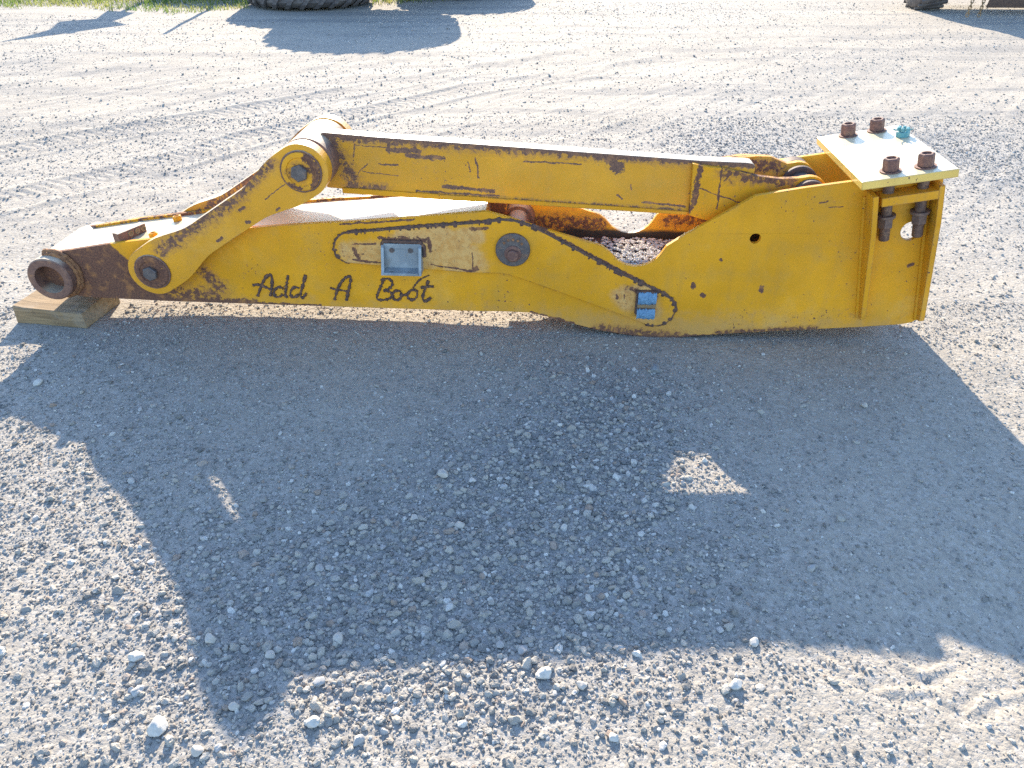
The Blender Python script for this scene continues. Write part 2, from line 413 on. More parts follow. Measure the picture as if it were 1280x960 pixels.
ground = bpy.data.objects.new('ground', me); C.objects.link(ground); m_ground = ground_mat(); me.materials.append(m_ground); tag(ground, kind='structure')

# ------------------------------------------------------------------ loose gravel (geometry nodes, stuff)
def stone_mat(name, attr):
    M = Mat(name)
    if attr:
        a = M.node('Attribute'); a.attribute_type = 'INSTANCER'; a.attribute_name = 'tint'; t = a.outputs['Fac']
    else:
        a = M.node('ObjectInfo'); t = a.outputs['Random']
    r = M.node('ValToRGB'); M.link(t, r.inputs[0]); cr = r.color_ramp
    cr.elements[0].position = 0; cr.elements[0].color = (.13, .128, .125, 1); cr.elements[1].position = 1; cr.elements[1].color = (.62, .59, .54, 1)
    for p, c in ((.25, (.23, .225, .215, 1)), (.5, (.35, .33, .295, 1)), (.7, (.40, .38, .345, 1)), (.86, (.33, .30, .26, 1)), (.9, (.30, .22, .17, 1)), (.93, (.42, .41, .40, 1))):
        e = cr.elements.new(p); e.color = c
    n = M.noise(55 if not attr else 3.2, 4, .65); col = M.mix(M.math('MULTIPLY', M.ramp(n, .42, .68), .45), r.outputs[0], (.42, .39, .34))
    M.put(M.b.inputs['Base Color'], col); M.b.inputs['Roughness'].default_value = .88; M.b.inputs['Specular IOR Level'].default_value = .25
    M.link(M.bump(n, .35, .003 if not attr else .15), M.b.inputs['Normal']); return M.m
m_grav = stone_mat('gravel_stone', True); m_stone = stone_mat('loose_stone', False)

def stones_gn(name, pos, scl, rot, tint, idx, mat, subdiv, variants):
    me = bpy.data.meshes.new(name); n = len(pos)
    me.vertices.add(n); me.vertices.foreach_set('co', pos.astype(np.float32).ravel())
    for nm, ty, arr, f in (('scl', 'FLOAT_VECTOR', scl, 'vector'), ('rot', 'FLOAT_VECTOR', rot, 'vector'), ('tint', 'FLOAT', tint, 'value'), ('idx', 'INT', idx, 'value')):
        a = me.attributes.new(nm, ty, 'POINT'); a.data.foreach_set(f, arr.astype(np.int32 if ty == 'INT' else np.float32).ravel())
    o = bpy.data.objects.new(name, me); C.objects.link(o); me.materials.append(mat)
    g = bpy.data.node_groups.new(name, 'GeometryNodeTree'); N = g.nodes; Lk = g.links.new
    g.interface.new_socket('Geometry', in_out='INPUT', socket_type='NodeSocketGeometry'); g.interface.new_socket('Geometry', in_out='OUTPUT', socket_type='NodeSocketGeometry')
    gi = N.new('NodeGroupInput'); go = N.new('NodeGroupOutput')
    join = N.new('GeometryNodeGeometryToInstance')
    for k in range(variants):
        ic = N.new('GeometryNodeMeshIcoSphere'); ic.inputs['Radius'].default_value = 1; ic.inputs['Subdivisions'].default_value = subdiv
        sp = N.new('GeometryNodeSetPosition'); nz = N.new('ShaderNodeTexNoise'); nz.noise_dimensions = '4D'; nz.inputs['W'].default_value = k * 3.7 + 1; nz.inputs['Scale'].default_value = .95; nz.inputs['Detail'].default_value = 2.5
        ps = N.new('GeometryNodeInputPosition'); Lk(ps.outputs[0], nz.inputs['Vector'])
        sb = N.new('ShaderNodeVectorMath'); sb.operation = 'SUBTRACT'; Lk(nz.outputs['Color'], sb.inputs[0]); sb.inputs[1].default_value = (.5, .5, .5)
        ml = N.new('ShaderNodeVectorMath'); ml.operation = 'SCALE'; Lk(sb.outputs[0], ml.inputs[0]); ml.inputs['Scale'].default_value = 2.1
        Lk(ic.outputs[0], sp.inputs['Geometry']); Lk(ml.outputs[0], sp.inputs['Offset'])
        sm = N.new('GeometryNodeSetShadeSmooth'); Lk(sp.outputs[0], sm.inputs[0]); sm.inputs['Shade Smooth'].default_value = False
        mt = N.new('GeometryNodeSetMaterial'); Lk(sm.outputs[0], mt.inputs[0]); mt.inputs['Material'].default_value = mat
        Lk(mt.outputs[0], join.inputs[0])
    def attr(nm, ty):
        a = N.new('GeometryNodeInputNamedAttribute'); a.data_type = ty; a.inputs['Name'].default_value = nm; return a.outputs['Attribute']
    ip = N.new('GeometryNodeInstanceOnPoints'); Lk(gi.outputs[0], ip.inputs['Points']); Lk(join.outputs[0], ip.inputs['Instance']); ip.inputs['Pick Instance'].default_value = True
    Lk(attr('idx', 'INT'), ip.inputs['Instance Index'])
    e2r = N.new('FunctionNodeEulerToRotation'); Lk(attr('rot', 'FLOAT_VECTOR'), e2r.inputs[0]); Lk(e2r.outputs[0], ip.inputs['Rotation'])
    Lk(attr('scl', 'FLOAT_VECTOR'), ip.inputs['Scale'])
    Lk(ip.outputs[0], go.inputs[0])
    md = o.modifiers.new('scatter', 'NODES'); md.node_group = g
    return o
rg = np.random.default_rng(11)
def scatter(n, xr, yr, smin, smax, power, dens, flat=.7):
    x = rg.uniform(*xr, n); y = rg.uniform(*yr, n); u, w = to_local(x, y)
    k = rg.random(n) < dens(x, y, u, w)
    x, y, u, w = x[k], y[k], u[k], w[k]
    # nothing buried in the boom's bearing line or the block
    inside = ((u > -.1) & (u < 1.05) & (w > -.012) & (w < .39)) | ((u > -2.78) & (u < -2.32) & (w > -.1) & (w < .26))
    x, y, u, w = x[~inside], y[~inside], u[~inside], w[~inside]; n = len(x)
    s = smin * (1 - rg.random(n) * (1 - (smin / smax) ** power)) ** (-1 / power)
    sc3 = np.stack([s * rg.uniform(.8, 1.25, n), s * rg.uniform(.7, 1.1, n), s * rg.uniform(.5, .85, n) * flat / .7], -1)
    z = height(x, y) + sc3[:, 2] * rg.uniform(-.1, .55, n)
    rot = np.stack([rg.normal(0, .35, n), rg.normal(0, .35, n), rg.uniform(0, 6.28, n)], -1)
    return np.stack([x, y, z], -1), sc3, rot, rg.random(n), rg.integers(0, 6, n)
fan = lambda x, y: np.abs(x) < .78 * y + .75
cmk = lambda u, w: coarse_mask(u, w)
sets = [
    scatter(260000, (-2.6, 2.6), (.55, 3.1), .0016, .0062, 1.8, lambda x, y, u, w: fan(x, y) * (.26 + .74 * cmk(u, w)) * (1 - .45 * sstep(.2, .7, u) * (w < 0))),
    scatter(70000, (-2.8, 2.8), (.55, 3.4), .0045, .0120, 1.9, lambda x, y, u, w: fan(x, y) * (.018 + .85 * cmk(u, w) ** 2)),
    scatter(150000, (-5, 5), (3.0, 6.5), .0026, .0095, 2.0, lambda x, y, u, w: fan(x, y) * (.16 + .84 * cmk(u, w) ** 1.5)),
    scatter(110000, (-9, 9), (6.2, 14), .0038, .012, 2.2, lambda x, y, u, w: fan(x, y) * (.15 + .75 * cmk(u, w)) * ((w < 9.2) | (u > -3))),
]
g1 = stones_gn('loose_gravel', *[np.concatenate(a) for a in zip(*sets)], m_grav, 2, 6)
tag(g1, kind='stuff')
big = list(scatter(5200, (-2.6, 2.6), (.55, 3.2), .0085, .0155, 2.6, lambda x, y, u, w: fan(x, y) * (.008 + .9 * cmk(u, w) ** 2.4))); big[3] = .22 + .78 * big[3]
g2 = stones_gn('pebbles', *big, m_grav, 3, 6); tag(g2, kind='stuff')


_pal = {}
def m_stone_pal(t):
    k = min(3, int((t - .3) * 6) ) if t > .3 else 0
    k = 0 if t < .5 else 1 if t < .7 else 2 if t < .9 else 3
    if k not in _pal:
        a, b = (((.16, .175, .19), (.24, .25, .26)), ((.27, .275, .28), (.36, .35, .34)), ((.38, .35, .31), (.47, .44, .40)), ((.42, .405, .375), (.55, .53, .49)))[k]
        _pal[k] = metal('single_stone_%s' % 'abcd'[k], a, b, (.30, .26, .22), .85, scale=45, amt=.35, bump=.3, d=.002)
    return _pal[k]

# larger single stones lying on the gravel (x, y, diameter, angularity, tint, label)
STONES = [
    (-.223, 1.891, .044, .2, .70, 'round pale stone lying alone in the middle of the boom shadow'),
    (-.805, 1.017, .052, .3, .97, 'largest white oval stone in the sunlit gravel at lower left'),
    (-.932, 1.205, .038, .7, .95, 'white angular stone in sun, above and left of the largest white oval stone'),
    (-.695, .96, .033, .3, .80, 'oval stone near the bottom edge, right of the largest white oval stone'),
    (-.763, 1.255, .033, .5, .78, 'pale stone just inside the steep left edge of the big shadow'),
    (-.441, 1.26, .033, .1, .86, 'round tan stone in the shaded stone cluster left of centre'),
    (-.453, 1.025, .036, .8, .97, 'white blocky stone in sun just right of the pointed shadow tip'),
    (.078, 1.157, .043, 1.0, .98, 'pointed white stone in sun below the shadow edge at bottom centre'),
    (.611, 1.248, .031, .6, .99, 'small white stone right on the lower shadow edge, right of centre'),
    (.561, 2.53, .058, .3, .30, 'flat blue grey stone in shade close under the belly of the boom'),
    (.534, 1.124, .035, .6, .96, 'white lumpy stone in sun below the shadow edge, right of centre'),
    (.166, 1.122, .028, .2, .88, 'small rounded stone right of the pointed white stone'),
    (-.461, 1.133, .031, .6, .60, 'grey stone where the right side of the shadow tip meets the sun'),
    (-.343, .984, .031, .7, .55, 'grey blocky stone in sun near the bottom edge, right of the white blocky stone'),
    (.026, 1.226, .031, .9, .66, 'angular grey stone in shade just above the lower shadow edge at centre'),
    (-.03, 1.243, .029, .8, .50, 'wedge shaped bluish stone left of the angular grey stone in shade'),
    (-.60, 1.21, .029, .3, .75, 'pale oval stone inside the narrow part of the shadow at lower left'),
    (-.646, 1.067, .029, .5, .72, 'lowest stone inside the pointed shadow tip'),
    (-.294, 1.688, .032, .3, .76, 'smooth stone below and left of the lone round pale stone'),
    (-.155, 1.657, .034, .4, .82, 'stone below the lone round pale stone, at the left edge of the stony strip'),
    (-.537, 1.492, .029, .6, .62, 'lone bluish stone in smooth shaded dirt left of the stony strip'),
    (-1.82, 2.444, .040, .4, .96, 'white stone in shade at far left below the wooden block'),
    (.835, 1.495, .027, .3, .60, 'lone grey stone in the smooth right part of the shadow'),
    (.228, .99, .026, .6, .90, 'small stone casting a shadow at the bottom edge, right of centre'),
    (1.295, 2.293, .030, .4, .84, 'pale stone in shade below the right end of the boom'),
    (.204, 1.387, .024, .2, .80, 'small round stone on the right margin of the stony strip'),
]
for k, (x, y, d, ang, tint, lab) in enumerate(STONES):
    bm = bmesh.new(); bmesh.ops.create_icosphere(bm, subdivisions=3, radius=1); off = Vector((k * 3.1, k * 1.7, 0)); rq = random.Random(k)
    for v in bm.verts:
        n = v.co.normalized(); q = 1 + .22 * noise.noise(n * .9 + off) + (.4 + ang) * .20 * noise.noise(n * 2.3 + off) + .05 * noise.noise(n * 6 + off)
        if ang > .15:
            for j in range(7):
                pn = Vector((math.sin(j * 2.3 + k), math.cos(j * 1.9 + k * 2), math.sin(j * 3.7 + k * .7))).normalized(); t = n.dot(pn) * q
                if t > .74: q *= .74 / t
        v.co = n * q
    for v in bm.verts: v.co = Vector((v.co.x * d * .50, v.co.y * d * .41, v.co.z * d * .35))
    o = link_mesh('stone', bm, m_stone_pal(tint), None, smooth=28)
    o.location = (x, y, float(height(np.array([x]), np.array([y]))[0]) + d * .20); o.rotation_euler = (rq.uniform(-.2, .2), rq.uniform(-.2, .2), rq.uniform(0, 6.28))
    tag(o, lab, 'stone', 'larger loose stones on the gravel')

# ------------------------------------------------------------------ boom attachment
W = .375; T = .022; WB = .315      # WB: width of the narrower box section
boom = empty('boom_attachment', tuple(P0), YAW, 'long worn yellow excavator boom attachment lying across the gravel yard', 'boom attachment')
TOP_L = [(-2.525, .311), (-2.226, .365), (-2.05, .390), (-1.617, .449), (-1.329, .476), (-1.199, .485), (-.662, .538), (-.569, .514), (-.471, .482), (-.26, .421), (-.202, .405), (-.174, .384), (-.142, .349), (-.12, .336), (-.1, .327), (-.07, .321), (-.045, .323), (-.021, .331), (0, .343), (.016, .357), (.028, .372), (.036, .386), (.05, .411), (.126, .468), (.197, .513), (.361, .623), (.538, .657), (.707, .685), (1.018, .738), (1.028, .70)]
BOT_L = [(1.102, .20), (1.108, .16), (1.107, .137), (1.098, .119), (1.08, .104), (1.05, .096), (1.018, .091), (.885, .076), (.768, .066), (.40, .032), (.22, .012), (.117, -.003), (.01, -.003), (-.095, .010), (-.202, .027), (-.288, .049), (-.358, .066), (-.42, .085), (-.486, .100), (-.60, .102), (-.697, .100), (-1.381, .103), (-2.044, .107), (-2.261, .112), (-2.414, .117), (-2.48, .13), (-2.53, .16), (-2.555, .20), (-2.56, .24), (-2.55, .28)]
HOLE1 = circ(.388, .452, .021, 24); HOLE2 = circ(.968, .497, .038, 28)
spots = [(.173, .245, .178, .24, .010), (.215, .205, .222, .20, .009), (.452, .245, .45, .23, .009), (.27, .36, .272, .357, .005), (1.0, .355, 1.01, .36, .008), (.60, .60, .63, .61, .0025), (.64, .585, .69, .588, .002)]
m_near = painted('paint_near_side', segs=spots + [(-.3, .04, -.05, .008, .008), (-.05, .0, .2, .004, .012), (.2, .01, .5, .03, .007), (-1.25, .472, -.95, .50, .004), (-2.1, .11, -1.66, .108, .018), (-1.66, .108, -1.38, .108, .006), (-.48, .105, -.3, .055, .005), (-1.22, .445, -.66, .503, .0035), (-.47, .487, .05, .212, .0055)],
                 soft=[(-2.02, .13, -1.83, .12, .060), (-1.85, .25, -1.80, .18, .03), (-.2, .035, .15, .01, .02), (.3, .03, .7, .065, .012)],
                 halfplane=(-.77, -.638, -1.481), chips=1.0, dirt=.7)
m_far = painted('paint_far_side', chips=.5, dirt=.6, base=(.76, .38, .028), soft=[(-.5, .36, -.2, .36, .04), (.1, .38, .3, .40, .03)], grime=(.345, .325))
m_farbox = painted('paint_far_box', rusty=.62, chips=.8, dirt=.9)
m_top = painted('paint_top_sheet', chips=.25, dirt=.35, edge=.7, base=(.70, .44, .12), gloss=1, dust=.8)
m_link = painted('paint_link', gloss=.6, dust=.6, segs=[(-1.735, .415, -1.715, .43, .006), (-1.62, .545, -1.6, .56, .006), (-1.60, .50, -1.59, .50, .007), (-1.51, .59, -1.42, .655, .0018), (-1.47, .55, -1.46, .56, .004)], soft=[(-1.98, .37, -1.82, .475, .030), (-1.82, .475, -1.61, .607, .032), (-1.61, .607, -1.46, .735, .022)], chips=.6, dirt=.55)
m_bar = painted('paint_bar', gloss=.8, dust=.75, segs=[(-1.3, .795, -.7, .765, .010), (-.7, .765, -.3, .743, .012), (-.3, .743, .36, .71, .015), (-.18, .715, -.16, .69, .026), (-1.05, .742, -.93, .738, .010), (-.98, .722, -.84, .712, .009), (-.84, .60, -.64, .585, .007), (-.95, .58, -.62, .565, .004),
                                   (-1.16, .655, -1.02, .64, .002), (-1.19, .635, -1.14, .685, .0022), (-1.18, .76, -1.19, .71, .0025), (-1.18, .758, -1.0, .745, .002), (-.52, .705, -.30, .70, .003), (-.71, .715, -.70, .64, .004), (-.74, .70, -.735, .66, .002), (-1.09, .685, -1.02, .682, .003), (-.15, .58, -.13, .565, .003), (-.1, .62, -.095, .6, .003), (-.05, .552, .12, .538, .004)],
                soft=[(-1.27, .77, -1.2, .60, .030), (-1.22, .59, -1.08, .585, .02), (-1.3, .79, .3, .71, .022), (-.9, .565, .1, .52, .010)], chips=.55, dirt=.5)
m_ear = painted('paint_ear', segs=[(.155, .70, .145, .56, .012), (.145, .56, .13, .53, .01), (.235, .70, .24, .54, .0035), (.16, .62, .35, .56, .0022), (.27, .675, .25, .65, .003)], soft=[(.26, .68, .50, .655, .030)], chips=.6, dirt=.5)
m_rein = painted('paint_reinforcement', worn=[(-1.19, .35, -1.12, .36, .045), (-.90, .37, -.74, .34, .062), (-1.0, .43, -.70, .44, .03), (-.02, .2, .0, .13, .04), (-.12, .2, -.06, .16, .03)], soft=[(-1.05, .425, -.9, .42, .014), (-.09, .235, .03, .19, .012)],
                  segs=[(-1.2, .395, -1.11, .40, .004), (-1.21, .328, -1.1, .318, .004), (-1.2, .37, -1.19, .34, .009), (-.895, .43, -.89, .37, .007), (-1.09, .425, -.91, .418, .007), (-.72, .29, -.72, .37, .003), (-.74, .285, -.705, .30, .008), (-.89, .315, -.72, .288, .003), (-.72, .47, -.66, .475, .008), (-.13, .20, -.13, .185, .004), (-.1, .2, -.1, .18, .003)], chips=.55, dirt=.6)
m_plate = painted('paint_mount_plate', dust=.8, chips=.7, dirt=.5, edge=.75, base=(.76, .50, .12), gloss=1)
m_rib = painted('paint_rib', chips=1.0, dirt=.9, edge=1.3)
m_yel = painted('paint_plain', chips=.5, dirt=.5, edge=.7)
m_cap = painted('paint_cap', segs=[(-2.09, .29, -2.06, .31, .02), (-2.06, .31, -2.0, .315, .018), (-1.32, .76, -1.29, .72, .02), (-1.29, .72, -1.30, .66, .018), (-1.40, .655, -1.36, .64, .010)], soft=[(-1.37, .70, -1.33, .71, .028), (-2.06, .28, -2.03, .28, .034)], chips=.8, dirt=.8)
m_cap2 = painted('paint_cap_rusty', rusty=.95, chips=.8, dirt=.8)
m_knuckle = painted('paint_knuckle', chips=.6, dirt=.6, rusty=.75)

loops = [TOP_L + BOT_L, HOLE1, HOLE2]
o = link_mesh('side_plate', prism(loops, 0, T), m_near, boom, bevel=.0035)
tag(o, 'near side plate with nose of bare brown rust')
RT = [p for p in TOP_L if p[0] > -.60]; RB = [p for p in BOT_L if p[0] > -.60]
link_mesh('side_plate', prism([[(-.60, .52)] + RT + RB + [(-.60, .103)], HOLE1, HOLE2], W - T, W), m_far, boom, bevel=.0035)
LT = [p for p in TOP_L if p[0] < -.66]; LB_ = [p for p in BOT_L if p[0] < -.66]
link_mesh('side_plate', prism([LT + [(-.60, .53), (-.60, .102)] + LB_], WB - T, WB), m_farbox, boom, bevel=.0035)
link_mesh('bulkhead', prism([[(-.621, .104), (-.601, .104), (-.601, .525), (-.621, .525)]], WB + .001, W - .0005), m_knuckle, boom)
# sheets between the side plates
def strip(pts, th, w0=T + .001, w1=W - T - .001):
    up = [tuple(p) for p in pts]; dn = [(p[0], p[1] - th) for p in reversed(pts)]
    return prism([up + dn], w0, w1)
link_mesh('top_plate', strip([(-2.535, .288), (-2.50, .306), (-2.226, .353), (-2.05, .378), (-1.617, .439), (-1.329, .467), (-1.199, .477), (-.668, .530)], .018, T + .001, WB - T - .001), m_top, boom)
link_mesh('bottom_plate', strip([(-2.44, .143), (-2.044, .127), (-1.381, .123), (-.6, .122)], .016, T + .001, WB - T - .001), m_yel, boom)
link_mesh('bottom_plate', strip([(-.598, .122), (-.486, .12), (-.358, .086), (-.202, .047), (-.095, .03), (.117, .018), (.3, .03), (.768, .088), (1.03, .116)], .016), m_yel, boom)
link_mesh('inner_floor', strip([(-.585, .30), (-.2, .298), (.12, .296), (.34, .31)], .014), m_darkrust, boom)
link_mesh('bulkhead', prism([[(-.682, .14), (-.668, .14), (-.668, .511), (-.682, .511)]], T + .001, WB - T - .001), m_knuckle, boom)
link_mesh('bulkhead', prism([[(.69, .10), (.706, .10), (.64, .42), (.624, .42)]], T + .001, W - T - .001), m_yel, boom)
# dirt lying on the inner floor
bm = bmesh.new(); rr = random.Random(3)
for i in range(900):
    u = rr.gauss(-.03, .13); w = rr.uniform(.03, .345); s = rr.uniform(.002, .009) ** 1.0
    if not -.5 < u < .3: continue
    ret = bmesh.ops.create_icosphere(bm, subdivisions=1, radius=s)
    for v in ret['verts']: v.co = Vector((v.co.x * rr.uniform(.8, 1.5) + u, v.co.y * rr.uniform(.8, 1.3) + w, v.co.z * .7 + .302 + s * .3))
m_pale = metal('pale_grit', (.46, .43, .38), (.62, .59, .53), (.16, .13, .11), .9, scale=60, amt=.5)
o = link_mesh('gravel_debris', bm, m_pale, boom); tag(o, kind='stuff')

# mounting plate and its ribs
TL = math.atan2(.055, .322)
def pl(u, w, n):   # u along the tilted plate, n above its top
    du = u - .699
    return Vector((.699 + du * math.cos(TL) - n * math.sin(TL), w, .715 + du * math.sin(TL) + n * math.cos(TL)))
bm = bmesh.new(); vs = []
for u in (.699, .699 + .327):
    for w in (-.1, .491):
        for n in (-.031, 0): vs.append(bm.verts.new(pl(u, w, n)))
for f in ((0, 1, 3, 2), (4, 6, 7, 5), (0, 4, 5, 1), (2, 3, 7, 6), (0, 2, 6, 4), (1, 5, 7, 3)): bm.faces.new([vs[i] for i in f])
plate = link_mesh('mounting_plate', bm, m_plate, boom, bevel=.003)
ML = lambda z: .861 - (z - .115) * .1905
def rib(sgn, uline, th, top, pr):
    """triangular-ish gusset standing off a side plate; sgn -1 near side, +1 far side"""
    base = 0 if sgn < 0 else W
    prof = [(top, 0), (top, pr), (top - .14, pr), (.145, .036), (.125, .030), (.118, 0)]
    bm = bmesh.new(); A = []; B = []
    for z, p in prof:
        A.append(bm.verts.new((uline(z), base + sgn * (p + (.0 if p else -.002)), z))); B.append(bm.verts.new((uline(z) + th, base + sgn * (p + (.0 if p else -.002)), z + th * .17)))
    bm.faces.new(A); bm.faces.new(B[::-1]); n = len(A)
    for i in range(n): bm.faces.new((A[i], A[(i + 1) % n], B[(i + 1) % n], B[i]))
    return bm
UL2 = lambda z: 1.083 - (z - .138) * .192 + .006
for sg in (-1, 1):
    link_mesh('gusset', rib(sg, ML, .020, .655, .085), m_rib, boom, bevel=.002)
    link_mesh('gusset', rib(sg, UL2, .020, .700, .082), m_rib, boom, bevel=.002)
    # weld bead along each gusset
    for f in (ML, UL2):
        base = 0 if sg < 0 else W
        bmw = bmesh.new()
        pts = [(f(z) - .003, base + sg * .002, z) for z in np.linspace(.12, .63, 52)]
        add_tube(bmw, pts, .0085, 6, 1, .16, 5)
        link_mesh('weld_seam', bmw, m_yel, boom, smooth=60)
    a, b = (-.082, -.001) if sg < 0 else (W + .001, W + .082)
    link_mesh('stiffener_bar', prism([[(.792, .650), (.985, .686), (.991, .653), (.798, .617)]], a, b), m_rib, boom, bevel=.002)
# bolts through the plate
def add_hex(bm, c, ax, r, h, hole=0.0, chamfer=.12):
    ax = Vector(ax).normalized(); x = Vector((0, 1, 0)) if abs(ax.y) < .9 else Vector((1, 0, 0)); y = ax.cross(x).normalized(); c = Vector(c)
    prof = [(0, r), (h * (1 - chamfer), r), (h, r * .88)]
    rings = [[bm.verts.new(c + ax * t + (x * math.cos(math.pi / 3 * i + .35) + y * math.sin(math.pi / 3 * i + .35)) * rr) for i in range(6)] for t, rr in prof]
    for A, B in zip(rings, rings[1:]):
        for i in range(6): bm.faces.new((A[i], A[(i + 1) % 6], B[(i + 1) % 6], B[i]))
    bm.faces.new(rings[0][::-1])
    if hole:
        top = rings[-1]; q = [bm.verts.new(c + ax * h + (x * math.cos(math.pi / 6 * i + .35) + y * math.sin(math.pi / 6 * i + .35)) * hole) for i in range(12)]
        q2 = [bm.verts.new(v.co - ax * .006) for v in q]
        for i in range(6):
            bm.faces.new((top[i], top[(i + 1) % 6], q[(2 * i + 2) % 12], q[2 * i + 1], q[2 * i]))
        for i in range(12): bm.faces.new((q[i], q[(i + 1) % 12], q2[(i + 1) % 12], q2[i]))
        bm.faces.new(q2)
    else: bm.faces.new(rings[-1])
nrm = Vector((-math.sin(TL), 0, math.cos(TL)))
for (u, w) in ((.818, -.030), (.937, -.033), (.812, .447), (.927, .452)):
    bm = bmesh.new(); add_hex(bm, pl(u, w, .005), nrm, .0285, .045, hole=.016)
    bl = link_mesh('bolt', bm, m_bolt, boom, bevel=.0015)
    bm = bmesh.new(); add_lathe(bm, [(0.0005, 0), (.0005, .037), (.0045, .037), (.005, 0)], pl(u, w, 0), nrm, 24); link_mesh('washer', bm, m_bolt, bl, smooth=40)
    bm = lathe([(.031, .0195), (.265, .0195), (.268, .017), (.268, 0)], pl(u, w, 0), -nrm, 20); link_mesh('shank', bm, m_dull_rust, bl, smooth=40)
    bm = bmesh.new(); add_lathe(bm, [(.165, .02), (.165, .034), (.176, .034), (.176, .02)], pl(u, w, 0), -nrm, 24)
    add_hex(bm, pl(u, w, -.177), -nrm, .028, .040); link_mesh('nut', bm, m_dull_rust, bl, bevel=.0015)
# turquoise castle nut with its cotter pin
cx = pl(.988, .335, 0)
bm = bmesh.new(); add_hex(bm, cx + nrm * .0005, nrm, .026, .022)
for i in range(6):
    a = math.pi / 3 * i; add_box(bm, cx + nrm * .030 + Vector((math.cos(a) * .018, math.sin(a) * .018, 0)), (.011, .011, .014))
tn = link_mesh('castle_nut', bm, m_cyan, boom, bevel=.001); tag(tn, 'small turquoise painted castle nut on the mounting plate')
bm = bmesh.new(); add_tube(bm, [cx + nrm * .026 + Vector(v) for v in ((-.044, -.014, .006), (-.034, -.006, 0), (0, 0, 0), (.034, .005, 0), (.04, .008, .006))], .003, 6); link_mesh('cotter_pin', bm, m_cyan, tn, smooth=60)

# nose pin boss
bo = Vector((-2.492, 0, .226))
bm = bmesh.new(); add_lathe(bm, [(-.030, .060), (-.066, .061), (-.066, .088), (-.061, .093), (.02, .094), (WB - .02, .094), (WB + .001, .090), (WB + .002, .082), (WB + .07, .080), (WB + .07, .060), (-.030, .060)], bo, (0, 1, 0), 48)
link_mesh('nose_boss', bm, m_rust, boom, smooth=40)
bm = bmesh.new(); pts = [(bo.x + .099 * math.cos(a), -.006, bo.z + .099 * math.sin(a)) for a in np.linspace(-1.7, 1.85, 46)]
add_tube(bm, pts, .013, 8, 1, .22, 2); wc = link_mesh('weld_collar', bm, m_scale, boom, smooth=60)
bm = bmesh.new(); pts = [(bo.x + .096 * math.cos(a), -.021, bo.z + .096 * math.sin(a)) for a in np.linspace(-1.5, 1.8, 46)]
add_tube(bm, pts, .009, 8, 1, .25, 4); link_mesh('weld_collar', bm, m_scale, boom, smooth=60)

# link arms ("dog bones") and their pins
LA, LB = Vector((-2.037, .275)), Vector((-1.351, .704)); ra, rb = .102, .102
def arm_outline():
    d = (LB - LA).normalized(); n = Vector((-d.y, d.x)); out = []
    ang = math.atan2(d.y, d.x); L_ = (LB - LA).length
    for a in np.linspace(ang + math.pi / 2, ang + 3 * math.pi / 2, 28): out.append((LA.x + ra * math.cos(a), LA.y + ra * math.sin(a)))
    def waist(t): q = max(0, min(1, (t - .10) / .25, (.94 - t) / .27)); return -.036 * q * q * (3 - 2 * q)
    for t in np.linspace(.06, .95, 22): p = LA + d * L_ * t - n * (ra + waist(t)); out.append((p.x, p.y))
    for a in np.linspace(ang - math.pi / 2, ang + math.pi / 2, 28): out.append((LB.x + rb * math.cos(a), LB.y + rb * math.sin(a)))
    for t in np.linspace(.95, .06, 22): p = LA + d * L_ * t + n * (ra + waist(t)); out.append((p.x, p.y))
    return out
AO = arm_outline()
for w0, w1, f in ((-.063, -.004, -1), (WB + .004, WB + .06, 1)):
    arm = link_mesh('link_arm', prism([AO], w0, w1), m_link, boom, bevel=.004)
    face = w0 if f < 0 else w1
    for (c, r) in ((LA, .068), (LB, .073)):
        bm = lathe([(-.001, 0), (-.001, r + .006), (.004, r + .006), (.005, r + .001), (.009, r), (.012, r - .004), (.012, r - .018), (.008, r - .021), (.008, 0)], (c.x, face, c.y), (0, f, 0), 44)
        pc = link_mesh('pin_cap', bm, m_cap2 if c is LA else m_cap, arm, smooth=35)
        bm = bmesh.new(); add_tube(bm, [(c.x + (r + .003) * math.cos(a), face + f * .003, c.y + (r + .003) * math.sin(a)) for a in np.linspace(0, 2 * math.pi, 49)], .0045, 6, 1, .2, 3); link_mesh('cap_ring', bm, m_rust, arm, smooth=60)
        bm = bmesh.new(); add_hex(bm, (c.x - .004, face + f * .0085, c.y - .002), (0, f, 0), r * .46, .017); link_mesh('pin_screw', bm, m_steel, arm, bevel=.002)
for c, r in ((LA, .05), (LB, .05)):
    link_mesh('link_pin', lathe([(-.03, 0), (-.03, r), (WB + .03, r), (WB + .03, 0)], (c.x, 0, c.y), (0, 1, 0), 28), m_rust, boom, smooth=40)

# upper bar
BN, BF = .105, .170
top = [(-1.30, .804), (-1.085, .789), (-.691, .768), (-.321, .747), (.168, .720), (.33, .716), (.355, .713), (.366, .703), (.368, .690), (.36, .60), (.30, .54), (.24, .512)]
bot = [(.128, .511), (-.375, .533), (-.696, .551), (-.825, .552), (-1.002, .561), (-1.309, .586), (-1.36, .62), (-1.385, .70), (-1.36, .78)]
bar = link_mesh('upper_bar', prism([top + bot], BN, BF), m_bar, boom, bevel=.003)
link_mesh('bar_flange', prism([[(-1.25, .567), (-.825, .547), (-.375, .5285), (.128, .506), (.14, .520), (-.375, .545), (-.825, .568), (-1.25, .589)]], BN - .010, BN + .001), m_ear, bar, bevel=.002)
link_mesh('bar_hub', lathe([(.012, 0.052), (.012, .096), (.018, .102), (WB - .018, .102), (WB - .012, .096), (WB - .012, .052)], (-1.351, 0, .704), (0, 1, 0), 44), m_rust, bar, smooth=40)
